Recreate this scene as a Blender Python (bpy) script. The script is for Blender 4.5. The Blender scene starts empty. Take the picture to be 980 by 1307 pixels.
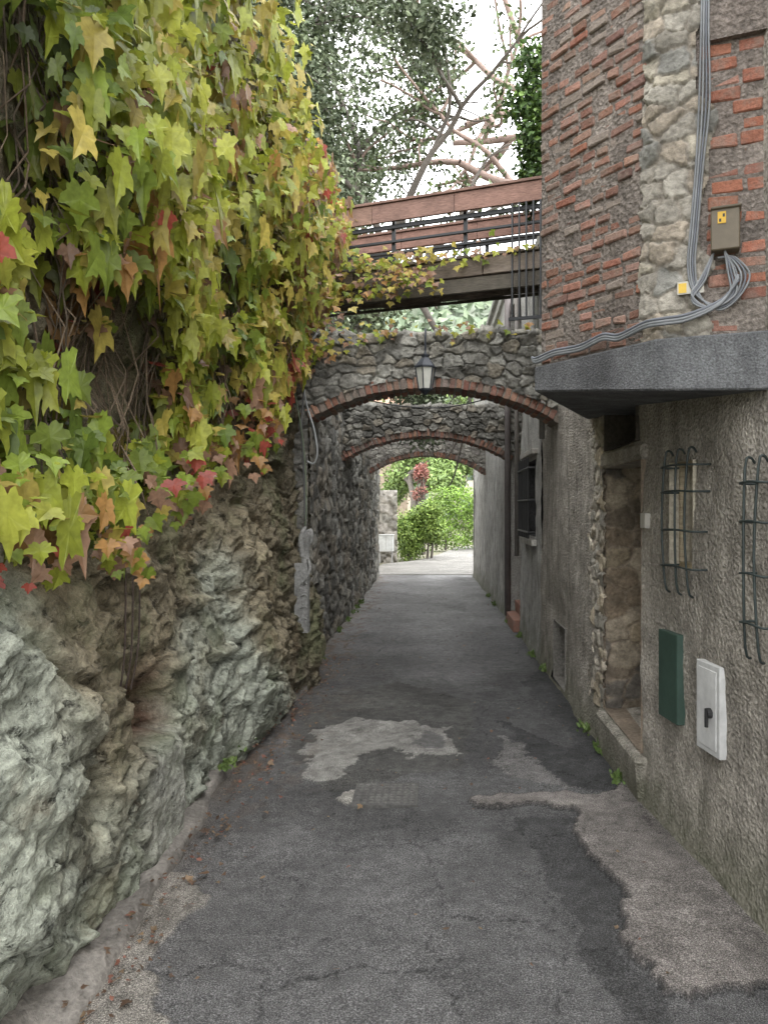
import bpy, math, random
import numpy as np
from mathutils import Vector, Matrix
random.seed(7); rng=np.random.default_rng(11)
scene=bpy.context.scene
# ------------------------------------------------------------ noise
_T=rng.random(65536)
def _h(ix,iy,s):
    k=(ix.astype(np.int64)*73856093)^(iy.astype(np.int64)*19349663)^(int(s)*83492791+12345)
    k=(k^(k>>13))*1274126177
    return _T[(k>>5)&65535]
def vnoise(x,y,s=0):
    x=np.asarray(x,float);y=np.asarray(y,float)
    ix=np.floor(x);iy=np.floor(y);fx=x-ix;fy=y-iy
    fx=fx*fx*(3-2*fx);fy=fy*fy*(3-2*fy)
    a=_h(ix,iy,s);b=_h(ix+1,iy,s);c=_h(ix,iy+1,s);d=_h(ix+1,iy+1,s)
    return (a*(1-fx)+b*fx)*(1-fy)+(c*(1-fx)+d*fx)*fy
def fbm(x,y,o=4,s=0,g=0.5):
    t=0;a=1;n=0
    for i in range(o):
        t=t+a*vnoise(np.asarray(x)*2**i+i*17.3,np.asarray(y)*2**i-i*9.1,s+i);n+=a;a*=g
    return t/n*2-1
def voro(x,y,s=0):
    x,y=np.broadcast_arrays(np.asarray(x,float),np.asarray(y,float))
    ix=np.floor(x);iy=np.floor(y)
    d1=np.full(x.shape,9.);d2=np.full(x.shape,9.);cx=np.zeros(x.shape);cy=np.zeros(x.shape);r=np.zeros(x.shape)
    for i in(-1,0,1):
        for j in(-1,0,1):
            px=ix+i+0.1+0.8*_h(ix+i,iy+j,s);py=iy+j+0.1+0.8*_h(ix+i,iy+j,s+1)
            d=np.hypot(px-x,py-y);m=d<d1
            d2=np.where(m,d1,np.minimum(d2,d));d1=np.where(m,d,d1)
            cx=np.where(m,px,cx);cy=np.where(m,py,cy);r=np.where(m,_h(ix+i,iy+j,s+2),r)
    return d1,d2,cx,cy,r
def sstep(a,b,x):
    t=np.clip((x-a)/(b-a),0,1);return t*t*(3-2*t)
def jit(c,a,b):
    k=random.uniform(a,b);return [v*k*random.uniform(.97,1.03) for v in c]
# ------------------------------------------------------------ materials
class NT:
    def __init__(s,name):
        s.m=bpy.data.materials.new(name);s.m.use_nodes=True;s.t=s.m.node_tree;s.n=s.t.nodes
        s.b=s.n['Principled BSDF'];s.out=s.n['Material Output']
        s.co=s.n.new('ShaderNodeTexCoord').outputs['Object']
    def L(s,a,b): s.t.links.new(a,b)
    def noise(s,sc,de=4,ro=.6,vec=None,dist=0):
        n=s.n.new('ShaderNodeTexNoise');n.inputs['Scale'].default_value=sc;n.inputs['Detail'].default_value=de
        n.inputs['Roughness'].default_value=ro;n.inputs['Distortion'].default_value=dist;s.L(vec or s.co,n.inputs['Vector']);return n.outputs['Fac']
    def vor(s,sc,feat='F1',vec=None):
        n=s.n.new('ShaderNodeTexVoronoi');n.feature=feat;n.inputs['Scale'].default_value=sc;s.L(vec or s.co,n.inputs['Vector']);return n.outputs['Distance']
    def mapv(s,sc):
        n=s.n.new('ShaderNodeMapping');n.inputs['Scale'].default_value=sc;s.L(s.co,n.inputs['Vector']);return n.outputs['Vector']
    def ramp(s,f,st):
        n=s.n.new('ShaderNodeValToRGB');e=n.color_ramp.elements
        while len(e)<len(st): e.new(.5)
        for q,(p,c) in zip(e,st):
            q.position=p;q.color=(c,c,c,1) if isinstance(c,(int,float)) else (*c,1)
        s.L(f,n.inputs['Fac']);return n.outputs['Color']
    def mix(s,f,a,b,bl='MIX'):
        n=s.n.new('ShaderNodeMix');n.data_type='RGBA';n.blend_type=bl
        for k,v in((0,f),(6,a),(7,b)):
            if isinstance(v,(int,float)): n.inputs[k].default_value=v
            elif isinstance(v,tuple): n.inputs[k].default_value=(*v,1)
            else: s.L(v,n.inputs[k])
        return n.outputs[2]
    def math(s,op,a,b=0.):
        n=s.n.new('ShaderNodeMath');n.operation=op
        for k,v in((0,a),(1,b)):
            if isinstance(v,(int,float)): n.inputs[k].default_value=v
            else: s.L(v,n.inputs[k])
        return n.outputs[0]
    def z(s):
        n=s.n.new('ShaderNodeSeparateXYZ');s.L(s.co,n.inputs[0]);return n.outputs['Z']
    def attr(s):
        n=s.n.new('ShaderNodeAttribute');n.attribute_name='Col';return n.outputs['Color']
    def fin(s,col,rough=.85,bump=None,bd=.01,bs=.8,spec=.3,metal=0):
        if isinstance(col,tuple): s.b.inputs['Base Color'].default_value=(*col,1)
        else: s.L(col,s.b.inputs['Base Color'])
        s.b.inputs['Roughness'].default_value=rough;s.b.inputs['Specular IOR Level'].default_value=spec;s.b.inputs['Metallic'].default_value=metal
        if bump is not None:
            n=s.n.new('ShaderNodeBump');n.inputs['Distance'].default_value=bd;n.inputs['Strength'].default_value=bs
            s.L(bump,n.inputs['Height']);s.L(n.outputs[0],s.b.inputs['Normal'])
        return s.m
def attr_mat(name,rough=.85,sc=40,lo=.7,hi=1.3,bd=.004,spec=.3,sc2=5,metal=0,vec=None):
    t=NT(name);v=t.mapv(vec) if vec else None;n=t.noise(sc,5,.65,v);n2=t.noise(sc2,3)
    c=t.mix(1.,t.attr(),t.ramp(n,[(.25,lo),(.75,hi)]),'MULTIPLY')
    c=t.mix(1.,c,t.ramp(n2,[(.3,.8),(.7,1.2)]),'MULTIPLY')
    return t.fin(c,rough,n,bd,1,spec,metal)
def leaf_mat(name,trans=.35,rough=.5):
    t=NT(name);c=t.attr()
    if trans==0: return t.fin(c,rough,spec=.25)
    n=t.noise(35,2);c=t.mix(1.,c,t.ramp(n,[(.3,.78),(.7,1.2)]),'MULTIPLY')
    t.fin(c,rough,n,.003,.5,.35)
    tr=t.n.new('ShaderNodeBsdfTranslucent');t.L(c,tr.inputs['Color'])
    mx=t.n.new('ShaderNodeMixShader');mx.inputs[0].default_value=trans
    t.L(t.b.outputs[0],mx.inputs[1]);t.L(tr.outputs[0],mx.inputs[2]);t.L(mx.outputs[0],t.out.inputs['Surface'])
    return t.m
MS=attr_mat('stone_attr',.9,45,.55,1.4,.010)
def m_brick():
    t=NT('brick_attr');n=t.noise(75,5,.65);n2=t.noise(9,5,.7)
    c=t.mix(1.,t.attr(),t.ramp(n,[(.25,.62),(.75,1.32)]),'MULTIPLY')
    c=t.mix(t.ramp(n2,[(.48,0.),(.62,.55)]),c,(.23,.19,.16))
    return t.fin(c,.92,n,.008,1,.25)
MBR=m_brick()
MW=attr_mat('wood_attr',.8,60,.55,1.4,.006,.3,5,0,(.25,.25,2.))
MG=attr_mat('paint_attr',.55,30,.88,1.1,.0008,.4)
MLV=leaf_mat('ivy_leaf',.4,.42);MTL=leaf_mat('tree_leaf',0,.5)
def m_rock():
    t=NT('rock')
    n1=t.noise(5,6,.68,None,.3);n2=t.noise(34,6,.75);n3=t.noise(2.2,4,.6);n4=t.noise(9,5,.72,t.mapv((1,1,1.7)),.25)
    sp=t.noise(140,3,.7);n5=t.noise(3.3,4,.65)
    c=t.mix(1.,t.attr(),t.ramp(n1,[(.3,.62),(.5,.98),(.72,1.35)]),'MULTIPLY')
    c=t.mix(1.,c,t.ramp(n2,[(.3,.45),(.5,1.),(.7,1.45)]),'MULTIPLY')
    c=t.mix(1.,c,t.ramp(n4,[(.33,.3),(.40,.95),(.75,1.15)]),'MULTIPLY')
    c=t.mix(t.ramp(n3,[(.5,0.),(.66,.45)]),c,(.15,.185,.085))
    c=t.mix(t.ramp(n5,[(.56,0.),(.7,.35)]),c,(.27,.19,.11))
    c=t.mix(t.ramp(sp,[(.6,0.),(.72,.5)]),c,(.5,.5,.45))
    h=t.math('ADD',t.math('MULTIPLY',n1,.6),t.math('ADD',t.math('MULTIPLY',n2,.5),t.math('MULTIPLY',t.ramp(n4,[(.32,0.),(.42,.6),(.8,.9)]),.9)))
    return t.fin(c,.92,h,.05,1.,.25)
MR=m_rock()
def m_stucco(name,col,dark,bd=.012,grain=85):
    t=NT(name)
    n1=t.noise(1.3,5,.65,None,.4);n2=t.noise(grain,4,.7);v=t.vor(grain*.9);n3=t.noise(6,5,.7)
    st=t.noise(3,4,.7,t.mapv((3,3,.35)))
    c=t.mix(t.ramp(n1,[(.35,0.),(.65,1.)]),col,dark)
    c=t.mix(1.,c,t.ramp(n3,[(.3,.72),(.7,1.2)]),'MULTIPLY')
    c=t.mix(1.,c,t.ramp(st,[(.35,.74),(.6,1.08)]),'MULTIPLY')
    c=t.mix(1.,c,t.ramp(n2,[(.3,.5),(.55,1.),(.75,1.5)]),'MULTIPLY')
    zz=t.math('ADD',t.z(),t.math('MULTIPLY',t.math('SUBTRACT',n3,.5),.5))
    c=t.mix(t.ramp(zz,[(.02,.7),(.4,0.)]),c,(.12,.125,.08))
    h=t.math('ADD',n2,t.math('MULTIPLY',v,.7))
    return t.fin(c,.95,h,bd,1.,.2)
MST=m_stucco('roughcast_stucco',(.47,.43,.375),(.35,.32,.275),.018,62)
MSF=m_stucco('far_stucco',(.54,.53,.50),(.44,.425,.39),.008)
MCN=m_stucco('slab_concrete',(.17,.175,.18),(.125,.125,.13),.004,120)
MMO=m_stucco('mortar',(.28,.245,.215),(.195,.165,.145),.016,55)
def m_road():
    t=NT('asphalt')
    a=t.noise(190,2,.75);b=t.vor(150);c2=t.noise(14,5,.7);c3=t.noise(1.1,4,.6)
    c=t.mix(1.,t.attr(),t.ramp(a,[(.34,.3),(.52,.95),(.68,2.3)]),'MULTIPLY')
    c=t.mix(1.,c,t.ramp(c2,[(.3,.7),(.7,1.28)]),'MULTIPLY')
    c=t.mix(1.,c,t.ramp(c3,[(.3,.78),(.7,1.2)]),'MULTIPLY')
    return t.fin(c,.88,t.math('ADD',a,t.math('MULTIPLY',b,.8)),.009,1.,.3)
MRD=m_road()
# ------------------------------------------------------------ mesh helpers
def link(ob,parent=None):
    scene.collection.objects.link(ob)
    if parent: ob.parent=parent
    return ob
def empty(name):
    e=bpy.data.objects.new(name,None);e.empty_display_size=.2;scene.collection.objects.link(e);return e
def npmesh(name,V,F,C,mat,parent=None,smooth=False):
    V=np.ascontiguousarray(V,dtype=np.float32).reshape(-1,3);F=np.ascontiguousarray(F,dtype=np.int32);k=F.shape[1]
    me=bpy.data.meshes.new(name);me.vertices.add(len(V));me.vertices.foreach_set('co',V.ravel())
    me.loops.add(F.size);me.loops.foreach_set('vertex_index',F.ravel())
    me.polygons.add(len(F));me.polygons.foreach_set('loop_start',np.arange(0,F.size,k,dtype=np.int32))
    me.polygons.foreach_set('loop_total',np.full(len(F),k,dtype=np.int32))
    me.polygons.foreach_set('use_smooth',np.full(len(F),smooth,dtype=bool))
    me.update(calc_edges=True);me.validate()
    if C is not None:
        a=me.color_attributes.new('Col','FLOAT_COLOR','POINT')
        c=np.ones((len(V),4),np.float32);c[:,:3]=C;a.data.foreach_set('color',c.ravel())
    me.materials.append(mat);return link(bpy.data.objects.new(name,me),parent)
def gridfaces(nu,nv,mask=None,flip=False):
    i,j=np.meshgrid(np.arange(nu-1),np.arange(nv-1),indexing='ij')
    a=i*nv+j;F=np.stack([a,a+nv,a+nv+1,a+1],-1).reshape(-1,4)
    if mask is not None: F=F[mask.reshape(-1)]
    return F[:,::-1] if flip else F
class Bag:
    def __init__(s): s.v=[];s.f=[];s.c=[]
    def add(s,v,f,c):
        o=len(s.v);s.v+= [tuple(p) for p in v];s.f+=[tuple(i+o for i in q) for q in f]
        s.c+= [tuple(c)]*len(v)
    def box(s,o,ux,uy,uz,c,j=0.):
        o=Vector(o);ux=Vector(ux);uy=Vector(uy);uz=Vector(uz);v=[]
        for a in(0,1):
            for b in(0,1):
                for d in(0,1):
                    v.append(o+ux*a+uy*b+uz*d+Vector([random.uniform(-j,j) for _ in range(3)]))
        s.add(v,[(0,1,3,2),(4,6,7,5),(0,4,5,1),(2,3,7,6),(0,2,6,4),(1,5,7,3)],c)
    def bx(s,x0,x1,y0,y1,z0,z1,c,j=0.): s.box((x0,y0,z0),(x1-x0,0,0),(0,y1-y0,0),(0,0,z1-z0),c,j)
    def tube(s,pts,r,c,n=6,sm=0,cap=True):
        P=[Vector(p) for p in pts]
        if not hasattr(r,'__len__'): r=[r]*len(P)
        if sm and len(P)>2:
            Q=[];R=[]
            for i in range(len(P)-1):
                p0=P[max(i-1,0)];p1=P[i];p2=P[i+1];p3=P[min(i+2,len(P)-1)]
                for k in range(sm):
                    t=k/sm;Q.append(.5*((2*p1)+(p2-p0)*t+(2*p0-5*p1+4*p2-p3)*t*t+(3*p1-p0-3*p2+p3)*t**3));R.append(r[i]*(1-t)+r[i+1]*t)
            Q.append(P[-1]);R.append(r[-1]);P=Q;r=R
        v=[];f=[];up=Vector((.13,.31,.94)).normalized()
        for i,p in enumerate(P):
            d=(P[min(i+1,len(P)-1)]-P[max(i-1,0)])
            if d.length<1e-9:d=Vector((0,0,1))
            d.normalize();a=d.cross(up)
            if a.length<.05:a=d.cross(Vector((1,0,0)))
            a.normalize();b=d.cross(a)
            for k in range(n):
                t=2*math.pi*k/n;v.append(p+(a*math.cos(t)+b*math.sin(t))*r[i])
        for i in range(len(P)-1):
            for k in range(n):
                k2=(k+1)%n;f.append((i*n+k,i*n+k2,(i+1)*n+k2,(i+1)*n+k))
        if cap: f.append(tuple(range(n))[::-1]);f.append(tuple((len(P)-1)*n+k for k in range(n)))
        s.add(v,f,c)
    def prism(s,poly,z0,z1,c):
        n=len(poly);z0=z0 if hasattr(z0,'__len__') else [z0]*n
        v=[(p[0],p[1],z) for p,z in zip(poly,z0)]+[(p[0],p[1],z1) for p in poly]
        s.add(v,[tuple(range(n))[::-1],tuple(range(n,2*n))]+[(i,(i+1)%n,n+(i+1)%n,n+i) for i in range(n)],c)
    def make(s,name,mat,parent=None,smooth=False,bevel=0):
        me=bpy.data.meshes.new(name);me.from_pydata(s.v,[],s.f);me.update()
        a=me.color_attributes.new('Col','FLOAT_COLOR','POINT')
        c=np.ones((len(s.v),4),np.float32);c[:,:3]=np.array(s.c);a.data.foreach_set('color',c.ravel())
        if smooth: me.polygons.foreach_set('use_smooth',[True]*len(me.polygons))
        me.materials.append(mat);ob=link(bpy.data.objects.new(name,me),parent)
        if bevel:
            b=ob.modifiers.new('b','BEVEL');b.width=bevel;b.segments=1;b.limit_method='ANGLE'
        return ob
def pal(p,r):
    p=np.array(p);i=(np.asarray(r)*len(p)*.9999).astype(int);return p[np.clip(i,0,len(p)-1)]
DARKST=[(.185,.18,.16),(.14,.135,.12),(.225,.215,.185),(.12,.117,.105),(.205,.185,.15),(.25,.245,.22)]
TANST=[(.46,.40,.32),(.38,.345,.29),(.50,.45,.37),(.31,.29,.25),(.42,.36,.27)]
BROWNST=[(.22,.175,.125),(.29,.24,.17),(.17,.14,.105),(.34,.29,.22),(.15,.135,.115)]
def rubble(name,fn,U,Vv,cell,amp,palette,mortar,parent=None,seed=0,maskf=None,flip=False,asp=1.4,vf=None):
    """fn(u,v,d)->xyz arrays; stones are voronoi cells raised by amp above the mortar"""
    u,v=np.meshgrid(U,Vv,indexing='ij');vo=v
    if vf is not None: v=vf(u,v)
    wu=u+fbm(u/cell*1.3,v/cell*1.3,3,seed+50)*cell*.35;wv=v+fbm(u/cell*1.3,v/cell*1.3,3,seed+70)*cell*.35
    d1,d2,cx,cy,r=voro(wu/(cell*asp),wv/cell,seed)
    e=sstep(.02,.14,d2-d1);r2=_h(np.floor(r*999),np.floor(r*77),seed+5)
    tilt=((wu/(cell*asp)-cx)*(r-.5)+(wv/cell-cy)*(r2-.5))*2.
    d=amp*(e*(.5+.6*r2)+tilt*e)+fbm(u*22,v*22,4,seed+9,.6)*amp*.5
    col=pal(palette,r)*e[...,None]+np.array(mortar)*(1-e)[...,None]
    col*= (1.+.6*fbm(u*9,v*9,4,seed+3,.6))[...,None]
    X,Y,Z=fn(u,vo,d)
    mk=maskf(u,vo)[:-1,:-1] if maskf else None
    return npmesh(name,np.stack([X,Y,Z],-1),gridfaces(len(U),len(Vv),mk,flip),np.clip(col,.01,1).reshape(-1,3),MS,parent,True)
def scatter(name,tv,tf,P,N,T,S,C,mat,parent=None):
    P=np.asarray(P);N=N/np.linalg.norm(N,axis=1,keepdims=True)
    T=T-N*np.sum(T*N,axis=1,keepdims=True);T=T/np.maximum(np.linalg.norm(T,axis=1,keepdims=True),1e-6);X=np.cross(T,N)
    S=np.asarray(S)
    if S.ndim==1:S=S[:,None]
    tv=np.array(tv,float);tf=np.array(tf)
    V=P[:,None,:]+S[:,None,:]*(tv[None,:,0:1]*X[:,None,:]+tv[None,:,1:2]*T[:,None,:]+tv[None,:,2:3]*N[:,None,:])
    F=(tf[None]+(np.arange(len(P))*len(tv))[:,None,None]).reshape(-1,tf.shape[1])
    return npmesh(name,V,F,np.repeat(C,len(tv),axis=0),mat,parent,False)
_half=[(.0,.0),(.10,-.10),(.26,-.16),(.36,-.04),(.50,-.03),(.46,.11),(.66,.19),(.74,.42),(.50,.42),(.32,.47),(.35,.62),(.19,.70),(.10,.86)]
_out=_half+[(0,1.04)]+[(-x,y) for x,y in _half[:0:-1]]
LEAF=[(0,.3,-.03)]+[(x,y,.22*abs(x)-.20*y*y-.12*x*x) for x,y in _out]
LEAFF=[(0,i,i%len(_out)+1) for i in range(1,len(_out)+1)]
OV=[(0,0,0),(.28,.45,.08),(0,1,0),(-.28,.45,.08)];OVF=[(0,1,2),(0,2,3)]
def rdir(n,b=(0,0,0),k=1.): 
    v=rng.normal(size=(n,3))*k+np.array(b);return v
# ------------------------------------------------------------ camera
cam=bpy.data.cameras.new('camera');co=bpy.data.objects.new('camera',cam);scene.collection.objects.link(co)
co.location=(0,0,1.6);co.rotation_euler=(math.radians(90),0,0)
cam.sensor_fit='VERTICAL';cam.sensor_height=36;cam.lens=26;cam.shift_x=-60/1307;cam.shift_y=-3.5/1307
cam.clip_start=.05;cam.clip_end=2000;scene.camera=co
# ------------------------------------------------------------ world
w=bpy.data.worlds.new('World');scene.world=w;w.use_nodes=True;nt=w.node_tree;bg=nt.nodes['Background']
sky=nt.nodes.new('ShaderNodeTexSky');sky.sky_type='NISHITA';sky.sun_disc=False
EL=math.radians(58);AZ=math.radians(155);sky.sun_elevation=EL;sky.sun_rotation=AZ;sky.dust_density=3
nz=nt.nodes.new('ShaderNodeTexNoise');nz.inputs['Scale'].default_value=2.5;nz.inputs['Detail'].default_value=6
cr=nt.nodes.new('ShaderNodeValToRGB');cr.color_ramp.elements[0].color=(35,35.6,36.5,1);cr.color_ramp.elements[1].color=(46,46,46.5,1)
cr.color_ramp.elements[0].position=.3;cr.color_ramp.elements[1].position=.7
mx=nt.nodes.new('ShaderNodeMix');mx.data_type='RGBA';mx.inputs[0].default_value=.88
nt.links.new(nz.outputs['Fac'],cr.inputs[0]);nt.links.new(sky.outputs[0],mx.inputs[6]);nt.links.new(cr.outputs[0],mx.inputs[7])
nt.links.new(mx.outputs[2],bg.inputs[0]);bg.inputs[1].default_value=.15
sl=bpy.data.lights.new('sun','SUN');sl.energy=.9;sl.angle=math.radians(30);sl.color=(1,.97,.92)
so=bpy.data.objects.new('sun',sl);scene.collection.objects.link(so)
sd=Vector((math.sin(AZ)*math.cos(EL),math.cos(AZ)*math.cos(EL),math.sin(EL)));so.rotation_euler=sd.to_track_quat('Z','Y').to_euler()
so.location=(3,-4,12)
scene.view_settings.view_transform='Standard';scene.view_settings.look='None';scene.view_settings.exposure=0
# ------------------------------------------------------------ ground + road
t=NT('soil');n=t.noise(.8,6,.7);gm=t.fin(t.ramp(n,[(.3,(.12,.13,.07)),(.7,(.25,.23,.17))]),.95,n,.05)
b=Bag();b.bx(-400,400,-300,700,-.4,-.06,(1,1,1));b.make('ground',gm)
def inpoly(x,y,poly):
    r=np.zeros(x.shape,bool);n=len(poly);j=n-1
    for i in range(n):
        xi,yi=poly[i];xj,yj=poly[j]
        r^=((yi>y)!=(yj>y))&(x<(xj-xi)*(y-yi)/((yj-yi)+1e-12)+xi);j=i
    return r
def road_surface():
    U=np.arange(-1.55,1.56,.012);Yv=np.concatenate([np.arange(-2.5,1.8,.1),np.arange(1.8,7.2,.012),np.arange(7.2,18.01,.05)])
    x,y=np.meshgrid(U,Yv,indexing='ij')
    wx=x+fbm(x*7,y*7,5,21,.6)*.09;wy=y+fbm(x*7,y*7,5,31,.6)*.11
    base=.112+.05*fbm(x*1.2,y*1.2,4,1)+.02*fbm(x*5,y*5,3,12)
    far=sstep(6.6,11.5,y);base=base*(1-far)+(.25+.05*fbm(x*1.5,y*.9,4,2))*far  # lighter down the alley: worn asphalt plus open-sky light painted into the colour
    base+= .045*np.exp(-((x+.05)/.5)**2)*(1-sstep(3.3,4.2,y))
    base+= .045*np.exp(-((x-.1)/.4)**2)*sstep(5.5,7,y)
    base=np.clip(base,.05,1)
    col=np.stack([base*1.0,base*.985,base*.975],-1);z=fbm(x*2,y*2,3,4)*.008
    z=z+.0025*fbm(x*25,y*25,3,41)
    def paint(poly,c,dz,wk=1.,soft=1.):
        nonlocal col,z
        m=inpoly(wx*wk+x*(1-wk),wy*wk+y*(1-wk),poly).astype(float)*soft
        cc=np.array(c)*(1+.35*fbm(x*6,y*6,4,61)+.25*fbm(x*28,y*28,3,66))[...,None]
        col=col*(1-m[...,None])+cc*m[...,None];z=z*(1-m*.5)+dz*m
        return m
    DK=(.060,.060,.060);CO=(.25,.228,.21);LT=(.33,.32,.295)
    paint([(.44,3.85),(.73,3.82),(.70,3.43),(.79,3.15),(.72,2.75),(.78,2.3),(.85,1.9),(.62,1.9),(.6,2.3),(.55,2.9),(.5,3.3)],DK,-.004,1,.65)
    paint([(.52,5.6),(.8,5.1),(.95,4.9),(1.2,5.4),(1.3,5.),(1.3,4.2),(1.0,4.15),(.8,4.25),(.7,4.6)],DK,.012,1,.85)
    paint([(.85,6.8),(1.3,8),(1.3,5),(1.0,5)],DK,.006,1,.6)
    paint([(-1.0,5.0),(-.84,6.4),(-.3,6.9),(.3,6.2),(.32,5.4),(.2,4.6),(-.6,4.2)],(.10,.098,.092),0)
    paint([(-.78,4.44),(-.84,5.3),(-.59,5.6),(-.17,5.5),(.17,5.3),(.21,4.84),(-.10,4.79),(-.32,5.0),(-.525,4.51),(-.68,4.31)],LT,.008,1.5,.8)
    paint([(-.2,5.0),(-.05,5.3),(.12,5.2),(.1,4.95)],(.17,.165,.16),.002)
    paint([(-.52,4.08),(-.50,4.2),(-.42,4.22),(-.41,4.08),(-.47,4.03)],(.42,.40,.36),.006,.6)
    paint([(.4,4.6),(.5,5.3),(.62,5.0),(.75,4.5),(.9,4.2),(.6,4.3)],(.22,.21,.2),.004,1.4,.7)
    ms=paint([(.20,4.06),(.22,3.98),(.77,3.93),(.71,3.43),(.80,3.15),(.73,2.75),(.78,2.42),(1.11,2.46),(1.6,2.42),(1.6,4.1),(1.1,4.3),(1.0,4.12),(.8,4.12),(.5,4.10)],CO,.024,.7)
    paint([(-1.5,1.5),(-1.4,3.3),(-1.03,3.25),(-.93,3.0),(-.98,2.6),(-.84,2.3),(-.9,1.5)],(.24,.225,.20),.014)
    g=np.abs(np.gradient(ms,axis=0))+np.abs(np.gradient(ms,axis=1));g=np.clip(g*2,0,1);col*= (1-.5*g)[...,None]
    d1,d2,_,_,r=voro(wx/.55+3,wy/.9,88);cr=(1-sstep(.0,.018,d2-d1))*(r>.4)
    col*= (1-.55*cr)[...,None];z-=.007*cr
    bt=sstep(.15,.4,fbm(x*2.2+5,y*1.6,4,97));col*= (1-.18*bt)[...,None]
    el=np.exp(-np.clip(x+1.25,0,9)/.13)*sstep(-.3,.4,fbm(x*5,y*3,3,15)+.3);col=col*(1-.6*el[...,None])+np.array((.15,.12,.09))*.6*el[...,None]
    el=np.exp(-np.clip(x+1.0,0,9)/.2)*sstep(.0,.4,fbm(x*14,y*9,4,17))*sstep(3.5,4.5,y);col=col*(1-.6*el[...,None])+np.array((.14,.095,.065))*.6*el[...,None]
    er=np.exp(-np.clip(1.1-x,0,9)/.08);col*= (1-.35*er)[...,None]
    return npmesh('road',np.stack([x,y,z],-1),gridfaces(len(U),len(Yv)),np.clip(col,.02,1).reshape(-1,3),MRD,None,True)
road=road_surface()
b=Bag();poly=[(-1.6,18.003),(-1.4,21.5),(-.35,23.2),(.25,26),(1.1,31),(5,36),(16,38),(16,29),(4,25),(1.6,20),(1.6,18.003)]
b.add([(x,y,.012) for x,y in poly],[tuple(range(len(poly)))],(.27,.26,.24));b.make('road_bend',MRD,road)
def kerb():
    Yv=np.arange(-2,7.3,.02);pr=np.array([(.0,-.02),(.0,.035),(.02,.055),(.10,.065),(.16,.08),(.3,.12)])
    ye,pe=np.meshgrid(Yv,np.arange(len(pr)),indexing='ij')
    bx=np.interp(ye,[-2,2.3,3.6,4.3,6.9,7.3],[-1.06,-1.09,-1.16,-1.24,-1.07,-1.12])
    x=bx-pr[pe,0]*(1+.2*fbm(ye*3,pe*1.,2,6))+fbm(ye*4,pe*.2,4,5)*.04
    z=pr[pe,1]*(1+.5*fbm(ye*6,pe*1.,3,8))
    c=np.array((.20,.185,.165))*(1+.6*fbm(ye*5,pe*.7,4,3))[...,None]
    return npmesh('kerb',np.stack([x,ye,z],-1),gridfaces(len(Yv),len(pr),None,True),c.reshape(-1,3),MS,None,True)
kerb()
b=Bag();b.bx(-.43,-.07,3.97,4.29,-.02,.014,(.10,.098,.092))
for i in range(9):
    for j in range(8):
        b.bx(-.41+i*.037,-.41+i*.037+.022,3.985+j*.037,3.985+j*.037+.022,.014,.018,(.135,.13,.124))
b.make('manhole_cover',MS,None,False,.002)
# ------------------------------------------------------------ left rock wall
def rockface(y,z):
    lowb=np.exp(-((z-.35)/.6)**2)
    x=np.interp(y,[-2,2.3,3.6,4.3,5.5,6.9,7.8],[-1.30,-1.30,-1.34,-1.36,-1.26,-1.22,-1.30])
    x=x+.10*lowb+.05*fbm(y*.9,z*.9,3,2)-.10*sstep(1.2,1.9,z)*(1-sstep(5,6,y))
    x=x+.10*np.exp(-((y-2.2)/.6)**2-((z-.7)/.4)**2)+.14*np.exp(-((y-5.0)/.45)**2-((z-1.0)/.75)**2)+.12*np.exp(-((y-6.7)/.3)**2-((z-.5)/.7)**2)
    u=y+fbm(y*2.2,z*2.2,4,40)*.22+z*.45;v=z+fbm(y*2.2,z*2.2,4,44)*.22-y*.15
    crack=0
    for s,am,ti,sd_ in((.62,.038,.22,100),(.25,.026,.30,110),(.10,.011,.3,120)):
        d1,d2,cx,cy,r=voro(u/s,v/s*1.45,sd_);r2=_h(np.floor(r*997),np.floor(r*91),sd_+7)
        e=sstep(0,.22,d2-d1)
        x=x+am*(r-.5)*1.5*e+s*ti*((u/s-cx)*(r-.5)+(v/s*1.45-cy)*(r2-.6))*1.3*e
        k=(1-sstep(0,.05,d2-d1))*sstep(-.2,.3,fbm(y*3,z*3,2,sd_+9));x=x-k*am*.6;crack=np.maximum(crack,k*(.75 if s>.2 else .35))
    rg=1-np.abs(fbm(u*2.6,v*3.4,5,75,.55));x=x+.05*(rg-.8)
    q=v*6.5+fbm(y*1.6,z*1.6,3,79)*1.2;fr=q-np.floor(q);x=x+.036*(fr-.5)*sstep(-.3,.2,fbm(y*1.3,z*1.3,2,81))
    x=x+.020*fbm(y*9,z*9,4,77,.6)+.007*fbm(y*40,z*40,3,78)
    notch=sstep(3.05,3.2,y)*(1-sstep(3.55,3.68,y))
    up=sstep(.52,.57,z)*(1-sstep(.72,1.0,z));x=x-.20*notch*up
    lo=notch*(1-sstep(.46,.56,z));x=x*(1-lo)+(-1.19+.04*fbm(y*5,z*5,5,3,.6))*lo
    return x,crack,notch*up,lo
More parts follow.
